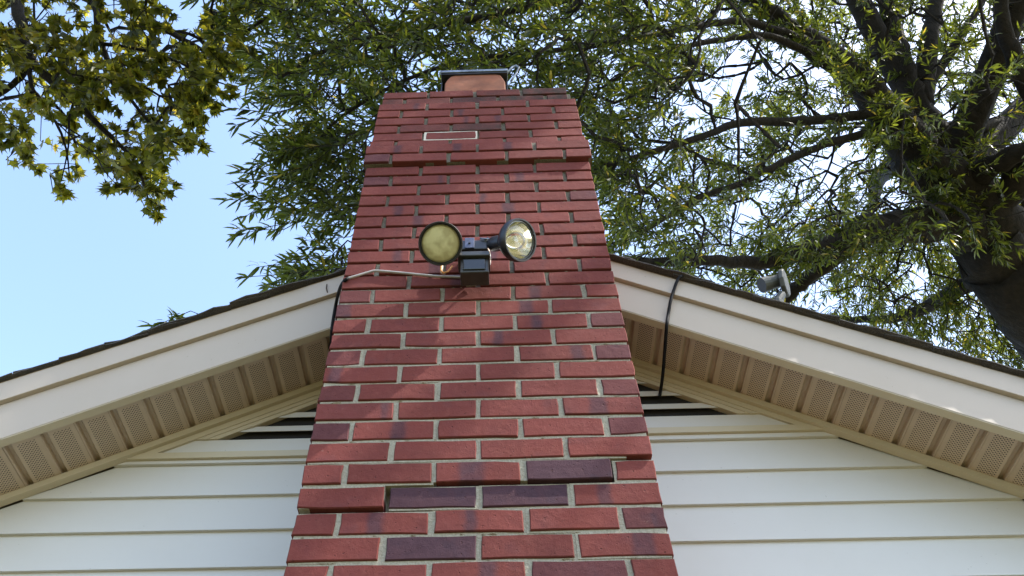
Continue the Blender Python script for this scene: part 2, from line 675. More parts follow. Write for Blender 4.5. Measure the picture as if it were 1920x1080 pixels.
# soffit: every ribbed strip is a piece, folded up into a groove along one edge
for sgn, T, so_, per in ((1, TR, .226, .0868), (-1, TL, .262, .0908)):
    sl_ = .555 if sgn > 0 else .505
    ang = math.atan(sl_)
    Lp = per / math.cos(ang)
    g0, d = Lp - .026, .016
    prof = [(0, 0), (g0, 0), (g0 + .005, d), (g0 + .015, d), (g0 + .021, .001), (Lp - .0006, .001)]
    nP = len(prof)
    v = [(x, 0, z) for x, z in prof] + [(x, .212, z) for x, z in prof] + [(x, 0, z + .0016) for x, z in prof] + [(x, .212, z + .0016) for x, z in prof]
    f = []
    for i in range(nP - 1):
        f += [(i, i + nP, i + nP + 1, i + 1), (2 * nP + i, 2 * nP + i + 1, 3 * nP + i + 1, 3 * nP + i), (i, i + 1, 2 * nP + i + 1, 2 * nP + i), (nP + i, 3 * nP + i, 3 * nP + i + 1, nP + i + 1)]
    f += [(0, 2 * nP, 3 * nP, nP), (nP - 1, 2 * nP - 1, 4 * nP - 1, 3 * nP - 1)]
    me = MB().add(v, f).mesh('soffit_panel')
    me.materials.append(M_soffit)
    x = .632 - 2 * per - .006 if sgn > 0 else .628 - 2 * per - .004
    n = 0
    while x < HX + .25:
        o = link('soffit_panel', me, M_soffit)
        # local x runs down the slope away from the ridge, local z points up
        ux = Vector((sgn * math.cos(ang), 0, -math.sin(ang)))
        uz = Vector((sgn * math.sin(ang), 0, math.cos(ang)))
        xx = x + .0 
        base = Vector((sgn * xx, .2760, T(sgn * xx) - so_ + rnd.uniform(-.0006, .0006)))
        if xx >= CX + .002 or True:
            uy = uz.cross(ux)
            mw = Matrix.Identity(4)
            for i in range(3):
                mw[i][0], mw[i][1], mw[i][2], mw[i][3] = ux[i], (0, 1, 0)[i], uz[i], base[i]
            if sgn < 0:
                pass
            o.matrix_world = mw
            o.parent = house
            o.matrix_parent_inverse = house.matrix_world.inverted()
        x += per
        n += 1

# roof deck and shingles; the slopes stop short around the chimney
YB = 9.3
for sgn, T in ((1, TR), (-1, TL)):
    sl_ = .555 if sgn > 0 else .505
    ang = math.atan(sl_)
    a = lambda x, d: (sgn * x if sgn > 0 else -x, T(sgn * x) - d)
    X1 = HX + .36
    dk = MB()
    dk.prism([a(CX, .0025), a(X1, .0025), a(X1, -.010), a(CX, -.010)], .2340, .64)
    xr = sgn * XR + .002
    dk.prism([a(xr, .0025), a(X1, .0025), a(X1, -.010), a(xr, -.010)], .6405, YB)
    roof = dk.build('roof', M_wood, house)
    ex = .14 * math.cos(ang)
    x = X1 + .012
    r2 = random.Random(5 if sgn > 0 else 9)
    while x > sgn * XR - .02:
        xa, xb = x, max(x - ex * 2.0, sgn * XR + .003)
        if xa - xb < .02:
            break
        y0 = .2140 + r2.uniform(-.010, .006) if xb > CX + .004 else .66
        if xb <= CX + .004 and xa > CX + .06:
            xb = CX + .004
            y0 = .2140 + r2.uniform(-.008, .005)
        th = .0048
        zlo = .0150 + r2.uniform(-.001, .0015)
        zhi = .0095
        m = MB()
        v, f = [], []
        NX = 6
        ys = [y0, y0 + .012, y0 + .05] + [y0 + .05 + (YB - y0 - .05) * i / 6 for i in range(1, 7)]
        nib = [r2.uniform(-.007, .006) for k in range(NX)]
        lift = [[r2.uniform(-.0030, .0035) if i == 0 else (r2.uniform(-.001, .0015) if i == 1 else 0) for k in range(NX)] for i in range(len(ys))]
        for i, yy in enumerate(ys):
            for k in range(NX):
                t = k / (NX - 1)
                xx = xa + (xb - xa) * t
                zz = zlo + (zhi - zlo) * t + lift[i][k]
                zt = T(sgn * xx)
                y_ = yy + (nib[k] if i == 0 else 0)
                v += [(sgn * xx, y_, zt + zz), (sgn * xx, y_, zt + zz - th)]
        w = 2 * NX
        for i in range(len(ys) - 1):
            for k in range(NX - 1):
                b = i * w + 2 * k
                f += [(b, b + 2, b + w + 2, b + w), (b + 1, b + w + 1, b + w + 3, b + 3)]
            b, e_ = i * w, i * w + w - 2
            f += [(b, b + w, b + w + 1, b + 1), (e_, e_ + 1, e_ + w + 1, e_ + w)]
        for k in range(NX - 1):
            b, e_ = 2 * k, (len(ys) - 1) * w + 2 * k
            f += [(b, b + 1, b + 3, b + 2), (e_, e_ + 2, e_ + 3, e_ + 1)]
        m.add(v, f)
        m.build('shingle_course', M_shingle, roof)
        x -= ex
    # the starter course stands under the rake edge and shows as a second dark line
    MB().prism([a(CX + .003, -.0102), a(X1 + .01, -.0102), a(X1 + .01, -.0060 - .0045), a(CX + .003, -.0060 - .0045)], .2180, .40).build('starter_course', M_shingle, roof)

# ------------------------------------------------------------------ chimney
CH = .0677
BH = .0572
JT = CH - BH
chim = thing('brick_chimney', 'tall red brick chimney with purple flashed bricks and a stepped crack', 'chimney', (0, .3, GZ))


def brick_mesh(w, h, d, seed):
    r = random.Random(seed)
    xs = [-w / 2, -w * .2, w * .2, w / 2]
    if w < .12:
        xs = [-w / 2, r.uniform(-.1, .1) * w, w / 2]
    out = []
    j = lambda s: r.uniform(-s, s)
    for x in xs:
        out.append([x, -h / 2])
    out.append([w / 2, j(.1) * h])
    for x in reversed(xs):
        out.append([x, h / 2])
    out.append([-w / 2, j(.1) * h])
    for p in out:
        p[0] += j(.0018)
        p[1] += j(.0013)
    # chipped corner
    if r.random() < .45:
        k = r.choice([0, len(xs) - 1, len(xs) + 1, 2 * len(xs)])
        out[k][0] *= 1 - r.uniform(.01, .03)
        out[k][1] *= 1 - r.uniform(.04, .14)
    n = len(out)
    ins = [(x * (1 - .0022 * 2 / w), z * (1 - .0020 * 2 / h)) for x, z in out]
    v = [(x, j(.0005), z) for x, z in ins] + [(x, .0026, z) for x, z in out] + [(x, d, z) for x, z in out]
    f = [tuple(range(n)), tuple(range(3 * n - 1, 2 * n - 1, -1))]
    for i in range(n):
        k = (i + 1) % n
        f += [(i, i + n, k + n, k), (i + n, i + 2 * n, k + 2 * n, k + n)]
    me = MB().add(v, f).mesh('brick')
    bm = bmesh.new()
    bm.from_mesh(me)
    bmesh.ops.recalc_face_normals(bm, faces=bm.faces)
    bm.to_mesh(me)
    bm.free()
    me.materials.append(M_brick)
    return me


FULL = [brick_mesh(.201, BH, .095, i) for i in range(10)]
HALF = [brick_mesh(.0935, BH, .095, 50 + i) for i in range(7)]
# flash marks read off the photograph: (course, brick) -> centre, half width, whole, soot
FLASH = {(2, 1): (.5, 0, .93, 0), (2, 2): (.5, 0, .93, 0), (3, 3): (.5, 0, .93, 0), (0, 1): (.5, 0, .95, 0),
         (3, 2): (.42, .16, 0, 0), (6, 0): (.9, .07, .12, 0), (6, 3): (.44, .13, .1, 0), (12, 0): (.10, .13, 0, 0),
         (12, 2): (.68, .12, 0, 0), (11, 3): (.28, .09, 0, 0), (13, 3): (.30, .10, 0, 0), (10, 2): (.25, .08, 0, 0),
         (9, 3): (.8, .10, 0, 0), (5, 0): (.5, 0, .55, 0), (9, 4): (.5, 0, .55, 0), (1, 4): (.75, .2, .45, 0),
         (7, 4): (.5, 0, .35, 0), (11, 4): (.5, 0, .5, 0), (0, 3): (.70, .13, 0, 0), (1, 1): (.4, .10, 0, 0),
         (1, 2): (.4, .08, 0, 0), (2, 3): (.35, .09, 0, 0), (-1, 3): (.5, 0, .5, 0), (-1, 2): (.6, .1, 0, 0),
         (15, 1): (.9, .12, 0, 0), (17, 3): (.1, .12, 0, 0), (20, 0): (.72, .09, 0, 0), (20, 2): (.5, .12, 0, 0),
         (23, 0): (.5, 0, .55, 0), (23, 1): (.9, .06, 0, 0), (23, 3): (.2, .1, 0, 0), (25, 0): (.5, 0, .6, 0), (26, 0): (.6, .08, 0, 0),
         (26, 1): (.65, .09, 0, 0), (26, 2): (.55, .09, 0, 0), (31, 2): (.15, .07, 0, 0), (30, 1): (.8, .07, 0, 0), (30, 2): (.4, .07, 0, 0),
         (29, 1): (.5, 0, .1, .25), (29, 2): (.5, 0, .2, .75), (32, 2): (.5, 0, 0, .15), (33, 0): (.5, 0, 0, .55), (33, 2): (.5, 0, .3, .75),
         (33, 1): (.5, 0, 0, .3), (33, 3): (.5, 0, .1, .98), (33, 4): (.5, 0, .1, .9), (34, 2): (.5, 0, 0, .45), (34, 3): (.5, 0, .1, .9), (34, 0): (.5, 0, 0, .12),
         (16, 2): (.2, .1, .1, 0), (18, 1): (.6, .13, 0, 0), (19, 1): (.55, .1, 0, 0), (14, 1): (.8, .2, .1, 0), (8, 0): (.15, .1, 0, 0)}
UPPER = -.0065                         # everything above the crack has crept forward


def is_upper(c, i):
    if c >= 4:
        return True
    if c == 3:
        return i <= 3
    if c == 2:
        return i == 0
    return False


def corbel(c):                        # step out at the front, at the left, at the right
    if c in (25, 26):
        return .019, .010, .012
    if c == 27:
        return .002, .004, .004
    if c in (33, 34):
        return -.012, -.008, -.030
    return 0, 0, 0


mort = MB()
light = MB()
HWID = .4230
for c in range(-2, 35):
    fr, el, er = corbel(c)
    xl, xr = -HWID - el, HWID + er
    pitch = (xr - xl + .014) / 4
    cells = []
    if c % 2 == 0:
        cells = [(xl + k * pitch, xl + (k + 1) * pitch - .014) for k in range(4)]
    else:
        cells = [(xl, xl + pitch / 2 - .014)] + [(xl + pitch * (k + .5), xl + pitch * (k + 1.5) - .014) for k in range(3)] + [(xl + 3.5 * pitch, xr)]
    zc = c * CH + BH / 2
    rc = random.Random(1000 + c)
    rec = .0055 if c < 14 else .0105
    for i, (xa, xb) in enumerate(cells):
        up = is_upper(c, i)
        y = (UPPER if up else 0) - fr
        half = (xb - xa) < .14
        me = (HALF if half else FULL)[rc.randrange(7 if half else 10)]
        jx = rc.uniform(-.0016, .0016) if 0 < i < len(cells) - 1 else rc.uniform(-.0008, .0008)
        w0 = .0935 if half else .201
        mw = Matrix.Translation((.5 * (xa + xb) + jx, y + rc.uniform(-.0014, .0014), zc + rc.uniform(-.0008, .0008))) @ \
            Matrix.Rotation(R_(rc.uniform(-.35, .35)), 4, 'Y') @ Matrix.Rotation(R_(rc.uniform(-.3, .3)), 4, 'Z') @ \
            Matrix.Diagonal(((xb - xa) / w0, 1, 1, 1))
        if rc.random() < .5:
            mw = mw @ Matrix.Rotation(math.pi, 4, 'Y')
        o = link('brick', me, M_brick, chim, mw=mw)
        fl = FLASH.get((c, i))
        if fl is None:
            fl = (rc.uniform(.1, .9), rc.uniform(.05, .12) if rc.random() < .05 else 0, rc.uniform(.25, .5) if (half and rc.random() < .3) else 0, 0)
        if fl[1] and (mw.to_3x3() @ Vector((1, 0, 0))).x < 0:
            fl = (1 - fl[0], *fl[1:])
        o.color = fl
        # the bed of mortar round this brick
        h = JT / 2
        cx0 = xa - (.007 if i else -.004)
        cx1 = xb + (.007 if i < len(cells) - 1 else -.004)
        z0, z1 = zc - BH / 2 - h, zc + BH / 2 + h
        if c == 2 and i == 0:
            z0, cx1 = z0 + h + .001, cx1 - .007
        if c == 2 and i == 1:
            cx0 += .0065
            z1 -= .003
        if c == 1 and i in (0, 1):
            z1 -= .003
        if c == 3 and i in (2, 3):
            z0 += h + .001
        if c == 3 and i == 3:
            cx1 -= .0075
        if c == 3 and i == 4:
            z1 -= .003
        if c == 4 and i == 3:
            mort.box(cx0, cx1 - .06, y + rec, .040, z0, z0 + h + .002)
            z0 += h + .001
        if c == 25:
            z0 += h
        tgt = light if (c, i) == (28, 1) else mort
        r1 = rec if tgt is mort else .003
        mort_y = y + r1 + rc.uniform(-.0012, .0012)
        tgt.box(cx0, cx1, mort_y, .040, z0 - .00005, z1)
mo = mort.build('mortar', M_mortar, chim)
light.build('mortar', plain('fresh_pale_mortar', (.52, .48, .40), .95, 0, .15, 90, .5), chim)['label'] = 'pale fresh mortar round one repointed brick'
# small lumps squeezed out of the joints, joined to one part
lump = MB()
for k in range(170):
    c = rnd.choice([k for k in range(0, 33) if k not in (2, 3, 4, 25, 26, 27)])
    fr, el, er = corbel(c)
    x, z = rnd.uniform(-.40, .38), c * CH - JT / 2 + rnd.uniform(-.001, .001)
    y = (UPPER if c > 4 else 0) - fr + .004
    sx, sz = rnd.uniform(.006, .02), rnd.uniform(.0025, .0045)
    lump.add([(x - sx, y + .004, z), (x, y + .004, z - sz), (x + sx, y + .004, z), (x, y + .004, z + sz), (x + rnd.uniform(-.3, .3) * sx, y - .002, z)],
             [(0, 1, 4), (1, 2, 4), (2, 3, 4), (3, 0, 4)])
lump.build('mortar_lumps', M_mortar, chim, kind='stuff')
# the stack behind the front skin
CD = .62
MB().box(-.4145, .4145, .0405, CD - .01, GZ, 35 * CH - .006).build('core', M_mortar, chim)
crown = MB()
crown.add([(-.385, .03, 2.3660), (.37, .03, 2.3660), (.37, .58, 2.3660), (-.385, .58, 2.3660), (-.16, .12, 2.43), (.14, .12, 2.43), (.14, .46, 2.43), (-.16, .46, 2.43)],
          [(0, 3, 2, 1), (4, 5, 6, 7), (0, 1, 5, 4), (1, 2, 6, 5), (2, 3, 7, 6), (3, 0, 4, 7)])
crown.build('crown', M_mortar, chim)


def brick_into(mb, x, y, z, w, h, d, rot, r):
    """one more brick for the faces that the photograph does not show"""
    e = .002
    pts = []
    for (u, v, q) in ((-w / 2 + e, 0, -h / 2 + e), (w / 2 - e, 0, -h / 2 + e), (w / 2 - e, 0, h / 2 - e), (-w / 2 + e, 0, h / 2 - e),
                      (-w / 2, e, -h / 2), (w / 2, e, -h / 2), (w / 2, e, h / 2), (-w / 2, e, h / 2),
                      (-w / 2, d, -h / 2), (w / 2, d, -h / 2), (w / 2, d, h / 2), (-w / 2, d, h / 2)):
        X = u * math.cos(rot) - v * math.sin(rot)
        Y = u * math.sin(rot) + v * math.cos(rot)
        pts.append((x + X, y + Y, z + q))
    mb.add(pts, [(0, 1, 2, 3), (0, 4, 5, 1), (1, 5, 6, 2), (2, 6, 7, 3), (3, 7, 4, 0), (4, 8, 9, 5), (5, 9, 10, 6), (6, 10, 11, 7), (7, 11, 8, 4)])


for sgn in (-1, 1):
    sb = MB()
    for c in range(-38, 35):
        fr, el, er = corbel(c)
        e = (el if sgn < 0 else er) if c >= 25 else 0
        z = c * CH + BH / 2
        ys = .1025 + (0 if c % 2 else .0)
        y = ys
        seg = [.0935, .201, .201] if c % 2 else [.201, .201, .0935]
        for w in seg:
            if y + w > CD:
                w = CD - y
            brick_into(sb, sgn * (HWID + e + rnd.uniform(-.001, .001)), y + w / 2, z, w, BH, .05, R_(90) if sgn > 0 else R_(-90), rnd)
            y += w + .013
    sb.build('side_brickwork', M_brick, chim, kind='stuff').color = (.3, 0, .08, 0)
fbk = MB()
for c in range(-38, -2):
    z = c * CH + BH / 2
    pit = .215
    cells = [(-HWID + k * pit, -HWID + k * pit + .201) for k in range(4)] if c % 2 == 0 else \
        [(-HWID, -HWID + .0935)] + [(-HWID + pit * (k + .5), -HWID + pit * (k + .5) + .201) for k in range(3)] + [(-HWID + 3.5 * pit, HWID)]
    for xa, xb in cells:
        brick_into(fbk, (xa + xb) / 2, rnd.uniform(-.001, .001), z, xb - xa, BH, .095, 0, rnd)
fbk.box(-.418, .418, .006, .0404, GZ, -2 * CH - .006)
fbk.build('lower_brickwork', M_brick, chim, kind='stuff').color = (.3, 0, .1, 0)

# clay flue with worn, rounded shoulders
FY = .10
A = [atY(*p, FY) for p in ((833, 158), (948, 154), (937, 140.5), (846, 141.5))]
fx0, fx1 = A[0][0], A[1][0]
tx0, tx1 = A[3][0], A[2][0]
ft = A[3][2]
zs = ft - .085
poly = [(fx0, 2.36), (fx1, 2.36), (fx1 - .002, zs), (fx1 - .012, ft - .045), (tx1 + .004, ft - .010), (tx1 - .02, ft + .001), (0.02, ft + .004), (tx0 + .02, ft), (tx0 - .002, ft - .010), (fx0 + .014, ft - .045), (fx0 + .003, zs)]
flue = MB().prism(poly, FY, FY + .30).build('flue_liner', M_clay, chim, bevel=.006)
# black steel cap: lid, front lip and three side skirts
B = [atY(*p, FY - .012) for p in ((826, 136), (952, 132.5))]
zl = (B[0][2] + B[1][2]) / 2
capt = thing('chimney_cap', 'flat dark metal cap over the orange clay flue', 'chimney cap', (0, FY + .15, 2.43))
lx0, lx1 = B[0][0], B[1][0]
MB().box(lx0, lx1, FY - .014, FY + .33, zl, zl + .022).build('lid', M_lid, capt, bevel=.003)
MB().box(lx0 + .004, lx1 - .004, FY - .008, FY + .32, zl - .014, zl - .0005).build('lid_rim', M_capmetal, capt)
for sx in (lx0 + .002, lx1 - .008):
    MB().box(sx, sx + .006, FY + .03, FY + .31, 2.405, zl - .0145).build('side_skirt', M_capmetal, capt)
MB().box(lx0 + .0085, lx1 - .0085, FY + .302, FY + .308, 2.405, zl - .0145).build('back_skirt', M_capmetal, capt)
MB().box(lx0 + .012, lx1 - .012, FY + .05, FY + .29, ft + .012, zl - .0145).build('mesh_screen', M_dark, capt)
# bent arm of the damper behind the lid
pts = [atY(*p, FY + .15) for p in ((948, 140), (960, 126), (968, 123), (973, 127), (968, 138), (958, 152))]
MB().tube(pts, .006, 8).build('damper_arm', M_lid, capt, smooth=True)

# ------------------------------------------------------------------ twin floodlight on the chimney
FZ = UPPER
bp = atY(893, 492, -.02)
lamp = thing('twin_floodlight', 'black twin head floodlight with motion sensor on the chimney bricks', 'floodlight', (bp[0], FZ, bp[2]))
hub = atY(893, 476, -.045)
bx = MB()
bx.lathe([(0, .046), (.030, .046), (.036, .040)], (hub[0], FZ - .001, hub[2]), (0, -1, 0), 26)
bx.build('junction_box', M_basegrey, lamp, smooth=False, bevel=.002)
# cover with its blue-grey bracket
cv = atY(880, 460, -.07)
MB().box(cv[0] - .050, cv[0] + .058, -.078, FZ - .0375, cv[2] - .030, cv[2] + .018).build('cover_plate', M_black, lamp, bevel=.004)
MB().box(cv[0] - .014, cv[0] + .016, -.083, -.0785, cv[2] - .030, cv[2] + .024).build('bracket', M_bluegrey, lamp, bevel=.001)
sc_ = MB().lathe([(0, .004), (.004, .004)], (cv[0] + .001, -.0832, cv[2] - .008), (0, -1, 0), 10).build('screw', M_black, lamp)
# sensor: a visor over a smoked window
sn = atY(888, 494, -.09)
sen = MB().box(sn[0] - .040, sn[0] + .046, -.098, FZ - .0365, sn[2] - .052, sn[2] + .012).build('motion_sensor', M_bronze, lamp, bevel=.004)
MB().box(sn[0] - .048, sn[0] + .050, -.112, FZ - .037, sn[2] + .0125, sn[2] + .034).build('visor', M_bronze, sen, bevel=.003)
MB().box(sn[0] - .032, sn[0] + .036, -.103, -.0985, sn[2] - .044, sn[2] + .008).build('window', M_sensor, sen, bevel=.002)


def lamp_head(center, axis, clear):
    ax = np.asarray(axis, float)
    ax /= np.linalg.norm(ax)
    c = np.asarray(center, float)
    prof = [(.002, .0615), (.002, .0660), (-.003, .0672), (-.020, .0665), (-.034, .0600), (-.060, .0400), (-.074, .0300), (-.078, .0255), (-.124, .0245), (-.129, .0215), (-.133, .010)]
    m = MB()
    # hood and bell: an open shell with a lip that turns back in to the lens seat
    prof2 = [(-.008, .0595), (.002, .0615)] + prof[1:]
    n = 36
    m.lathe(prof2, c, ax, n)
    m.f = [f for f in m.f if not (len(f) == n and f[0] == n - 1)]
    hd = m.build('lamp_head', M_black, lamp, smooth=True)
    md = hd.modifiers.new('edge', 'EDGE_SPLIT')
    md.split_angle = R_(38)
    rg = MB().lathe([(-.0078, .0575), (-.0078, .0592), (-.0035, .0592), (-.0035, .0575), (-.0078, .0575)], c, ax, n)
    rg.f = rg.f[:-2]
    rg.build('retaining_ring', M_lid if clear else M_bronze, hd)
    if clear:
        r = MB().lathe([(-.066, .006), (-.062, .018), (-.053, .031), (-.040, .0425), (-.026, .0505), (-.010, .0570)], c, ax, n)
        r.f = r.f[:-1]
        r.build('reflector', M_refl, hd, smooth=True)
        MB().lathe([(-.060, .006), (-.040, .008), (-.030, .006), (-.028, .001)], c, ax, 12).build('bulb', M_lensC, hd, smooth=True)
        MB().lathe([(-.0085, .0553), (-.0065, .0553), (-.005, .030), (-.0045, .002)], c, ax, n).build('lens', M_lensC, hd, smooth=True)
    else:
        MB().lathe([(-.0110, .0572), (-.0065, .0572), (-.0035, .050), (-.001, .035), (.001, .018), (.0015, .002)], c, ax, n).build('lens', M_lensY, hd, smooth=True)
    return c + ax * -.128, hd


cL = atY(826, 456.5, -.150)
axL = np.array([.030, -.62, -.80])
backL, hL = lamp_head(cL, axL, False)
cR = atY(976, 450, -.135)
axR = np.array([.66, -.50, -.56])
backR, hR = lamp_head(cR, axR, True)
for e, sd, hd in ((backL, -1, hL), (backR, 1, hR)):
    st = np.array([cv[0] + sd * .034, -.062, cv[2] + .016])
    mid = (st + e) / 2 + np.array([0, 0, .006])
    kn = MB()
    kn.tube([st, st * .6 + mid * .4 + np.array([0, 0, .004]), mid, e * .75 + mid * .25, e], [.014, .013, .011, .012, .016], 12)
    arm = kn.build('swivel_arm', M_black, lamp, smooth=True)
    t = mid - st
    MB().lathe([(-.004, .016), (.004, .016)], mid, t, 16).build('lock_nut', M_bronze, arm)
    MB().tube([mid + np.array([sd * .004, -.014, .010]), mid + np.array([sd * .012, -.020, -.006]), st + np.array([0, -.02, .004])], .0028, 6).build('wire', M_lid, arm, smooth=True)
# loose wires below the heads
MB().tube([atY(*p, y) for p, y in (((906, 458), -.045), ((916, 470), -.05), ((918, 487), -.05), ((916, 500), -.04), ((908, 510), -.03))], .0042, 8).build('cream_wire', M_cream, lamp, smooth=True)
MB().tube([atY(*p, y) for p, y in (((828, 498), -.020), ((827, 508), -.022), ((832, 512), -.022), ((840, 509), -.02), ((848, 499), -.02))], .0030, 8).build('orange_wire', M_orange, lamp, smooth=True)
MB().tube([atY(*p, y) for p, y in (((829, 496), -.019), ((828, 511), -.02))], .0036, 8).build('wire_nut', M_cream, lamp, smooth=True)
MB().add([tuple(atY(*p, y)) for p, y in (((874, 537), -.014), ((893, 521), -.0165), ((893, 536), -.014), ((885, 530), -.022))], [(0, 1, 3), (1, 2, 3), (2, 0, 3), (0, 2, 1)]).build('cable_clip', M_cream, lamp)

# ------------------------------------------------------------------ cables
Yf = FZ - .0065


def smooth_path(P, sub=6):
    P = [np.asarray(p, float) for p in P]
    out = []
    for i in range(len(P) - 1):
        p0, p1, p2, p3 = P[max(i - 1, 0)], P[i], P[i + 1], P[min(i + 2, len(P) - 1)]
        for k in range(sub):
            t = k / sub
            out.append(.5 * ((2 * p1) + (-p0 + p2) * t + (2 * p0 - 5 * p1 + 4 * p2 - p3) * t * t + (-p0 + 3 * p1 - 3 * p2 + p3) * t ** 3))
    out.append(P[-1])
    return out


pts = [atY(*p, Yf) for p in ((872, 520), (850, 519), (820, 518), (790, 515.5), (750, 511.5), (706, 508), (690, 511), (668, 517.5), (652, 522))]
tag(MB().tube(smooth_path(pts), .0042, 8).build('grey_cable', M_greycable, smooth=True), 'thin grey cable strung across the chimney bricks below the twin floodlight', 'cable')
pts = [atY(652, 522, Yf), atY(646.5, 526, Yf + .002), atY(640, 535, .05), atY(635, 548, .14), atY(630, 570, .216), atY(626, 592, .226), atY(623, 612, .236), atY(622, 622, .240), atY(621, 640, .28), atY(618, 662, .40)]
tag(MB().tube(smooth_path(pts), .0058, 8).build('black_cable', M_blackp, smooth=True), 'black cable bending round the chimney corner over the fascia beside the bricks', 'cable')
pts = [atY(1298, 526, .36), atY(1290, 519, .27), atY(1279, 517.5, .214), atY(1271, 524, .212), atY(1263, 545, .2215), atY(1257, 566, .2260), atY(1253, 590, .239), atY(1250, 612, .2385), atY(1247, 650, .31), atY(1243, 700, .41), atY(1239, 730, .478), atY(1236.5, 745, .4895)]
cb = tag(MB().tube(smooth_path(pts), .0056, 8).build('black_cable', M_blackp, smooth=True), 'black cable hanging from the roof edge over the fascia into the vent slats', 'cable')
e = atY(1254, 578, .226)

# ------------------------------------------------------------------ grey floodlight on the roof edge
fy = .31
rb = atY(1458, 566, fy)
rl = thing('roof_spotlight', 'small grey spotlight with flat round head standing on the roof edge', 'spotlight', (rb[0], fy, TR(rb[0]) + .016))
pc = atY(1470, 531, fy)
ax = np.array([.80, -.42, -.20])
ax /= np.linalg.norm(ax)
e1 = np.cross(ax, [0, 0, 1.])
e1 /= np.linalg.norm(e1)
e2 = np.cross(e1, ax)
pl = MB()
ring = []
for d, k in ((-.009, .90), (-.006, 1.0), (.006, 1.0), (.010, .93)):
    for j in range(10):
        an = 2 * math.pi * (j + .5) / 10
        ring.append(tuple(pc + ax * d + k * (.052 * math.cos(an) * e1 + .056 * math.sin(an) * e2)))
f = []
for i in range(3):
    for k in range(10):
        f.append((i * 10 + k, i * 10 + (k + 1) % 10, (i + 1) * 10 + (k + 1) % 10, (i + 1) * 10 + k))
f += [tuple(range(9, -1, -1)), tuple(range(30, 40))]
pl.add(ring, f)
pl.build('head_plate', M_roofgrey, rl, bevel=.002)
q0 = atY(1458, 527, fy)
q1 = atY(1428, 535, fy)
hs = MB().tube([q0 + ax * .01, q0 * .45 + q1 * .55], [.024, .0245], 18).build('housing', M_roofgrey, rl, smooth=False)
MB().tube([q0 * .44 + q1 * .56, q1], [.0285, .0285], 18).build('end_cap', M_roofgrey, rl)
b0 = atY(1466, 551, fy)
MB().tube([b0, rb, np.array([rb[0] - .006, fy + .006, TR(rb[0]) + .024])], [.014, .020, .022], 12).build('bracket_arm', M_roofgrey, rl)
MB().lathe([(0, .034), (.006, .034), (.009, .028)], (rb[0] - .006, fy + .006, TR(rb[0]) + .0165), (.45, 0, .89), 16).build('base', M_roofgrey, rl)

# ------------------------------------------------------------------ trees


def unit(v):
    return v / (np.linalg.norm(v, axis=-1, keepdims=True) + 1e-9)


LT = np.array([(0, 0, 0), (.33, .5, .08), (.33, -.5, .08), (.70, .40, .02), (.70, -.40, .02), (1, 0, -.10)])
LF = [(0, 2, 1), (1, 2, 4, 3), (3, 4, 5)]


def lobed_template():
    # seven pointed lobes with deep bays between
    tips = [(-72, .42), (-44, .86), (-20, .62), (0, 1.0), (20, .62), (44, .86), (72, .42)]
    o = [(0, -.03)]
    for k, (a, r) in enumerate(tips):
        if k:
            a0 = (tips[k - 1][0] + a) / 2
            o.append((.44 * math.cos(R_(a0)) + .14, .52 * math.sin(R_(a0))))
        o.append((r * math.cos(R_(a)) + .02, r * math.sin(R_(a))))
    o.append((0, .03))
    v = [(.22, 0, 0)] + [(x, y, -.16 * x * x + .10 * abs(y)) for x, y in o]
    n = len(o)
    f = [(0, i + 1, (i + 1) % n + 1) for i in range(n)]
    return np.array(v), f


LBT, LBF = lobed_template()


def leaves_to_mesh(name, T, F, base, d, nrm, L, Wd):
    b = unit(np.cross(nrm, d))
    nn = np.cross(d, b)
    V = base[:, None, :] + T[None, :, 0, None] * (d * L[:, None])[:, None, :] + T[None, :, 1, None] * (b * Wd[:, None])[:, None, :] + T[None, :, 2, None] * (nn * L[:, None])[:, None, :]
    N, k = V.shape[:2]
    me = bpy.data.meshes.new(name)
    me.vertices.add(N * k)
    me.vertices.foreach_set('co', V.reshape(-1).astype(np.float32))
    li, st, tot = [], [], []
    fl = np.concatenate([np.array(f) for f in F])
    cnt = np.array([len(f) for f in F])
    idx = (np.arange(N)[:, None] * k + fl[None, :]).reshape(-1)
    starts = (np.arange(N)[:, None] * len(fl) + np.concatenate([[0], np.cumsum(cnt)[:-1]])[None, :]).reshape(-1)
    tots = np.tile(cnt, N)
    me.loops.add(len(idx))
    me.loops.foreach_set('vertex_index', idx.astype(np.int32))
    me.polygons.add(len(starts))
    me.polygons.foreach_set('loop_start', starts.astype(np.int32))
    me.polygons.foreach_set('loop_total', tots.astype(np.int32))
    me.update(calc_edges=True)
    me.validate()
    return me


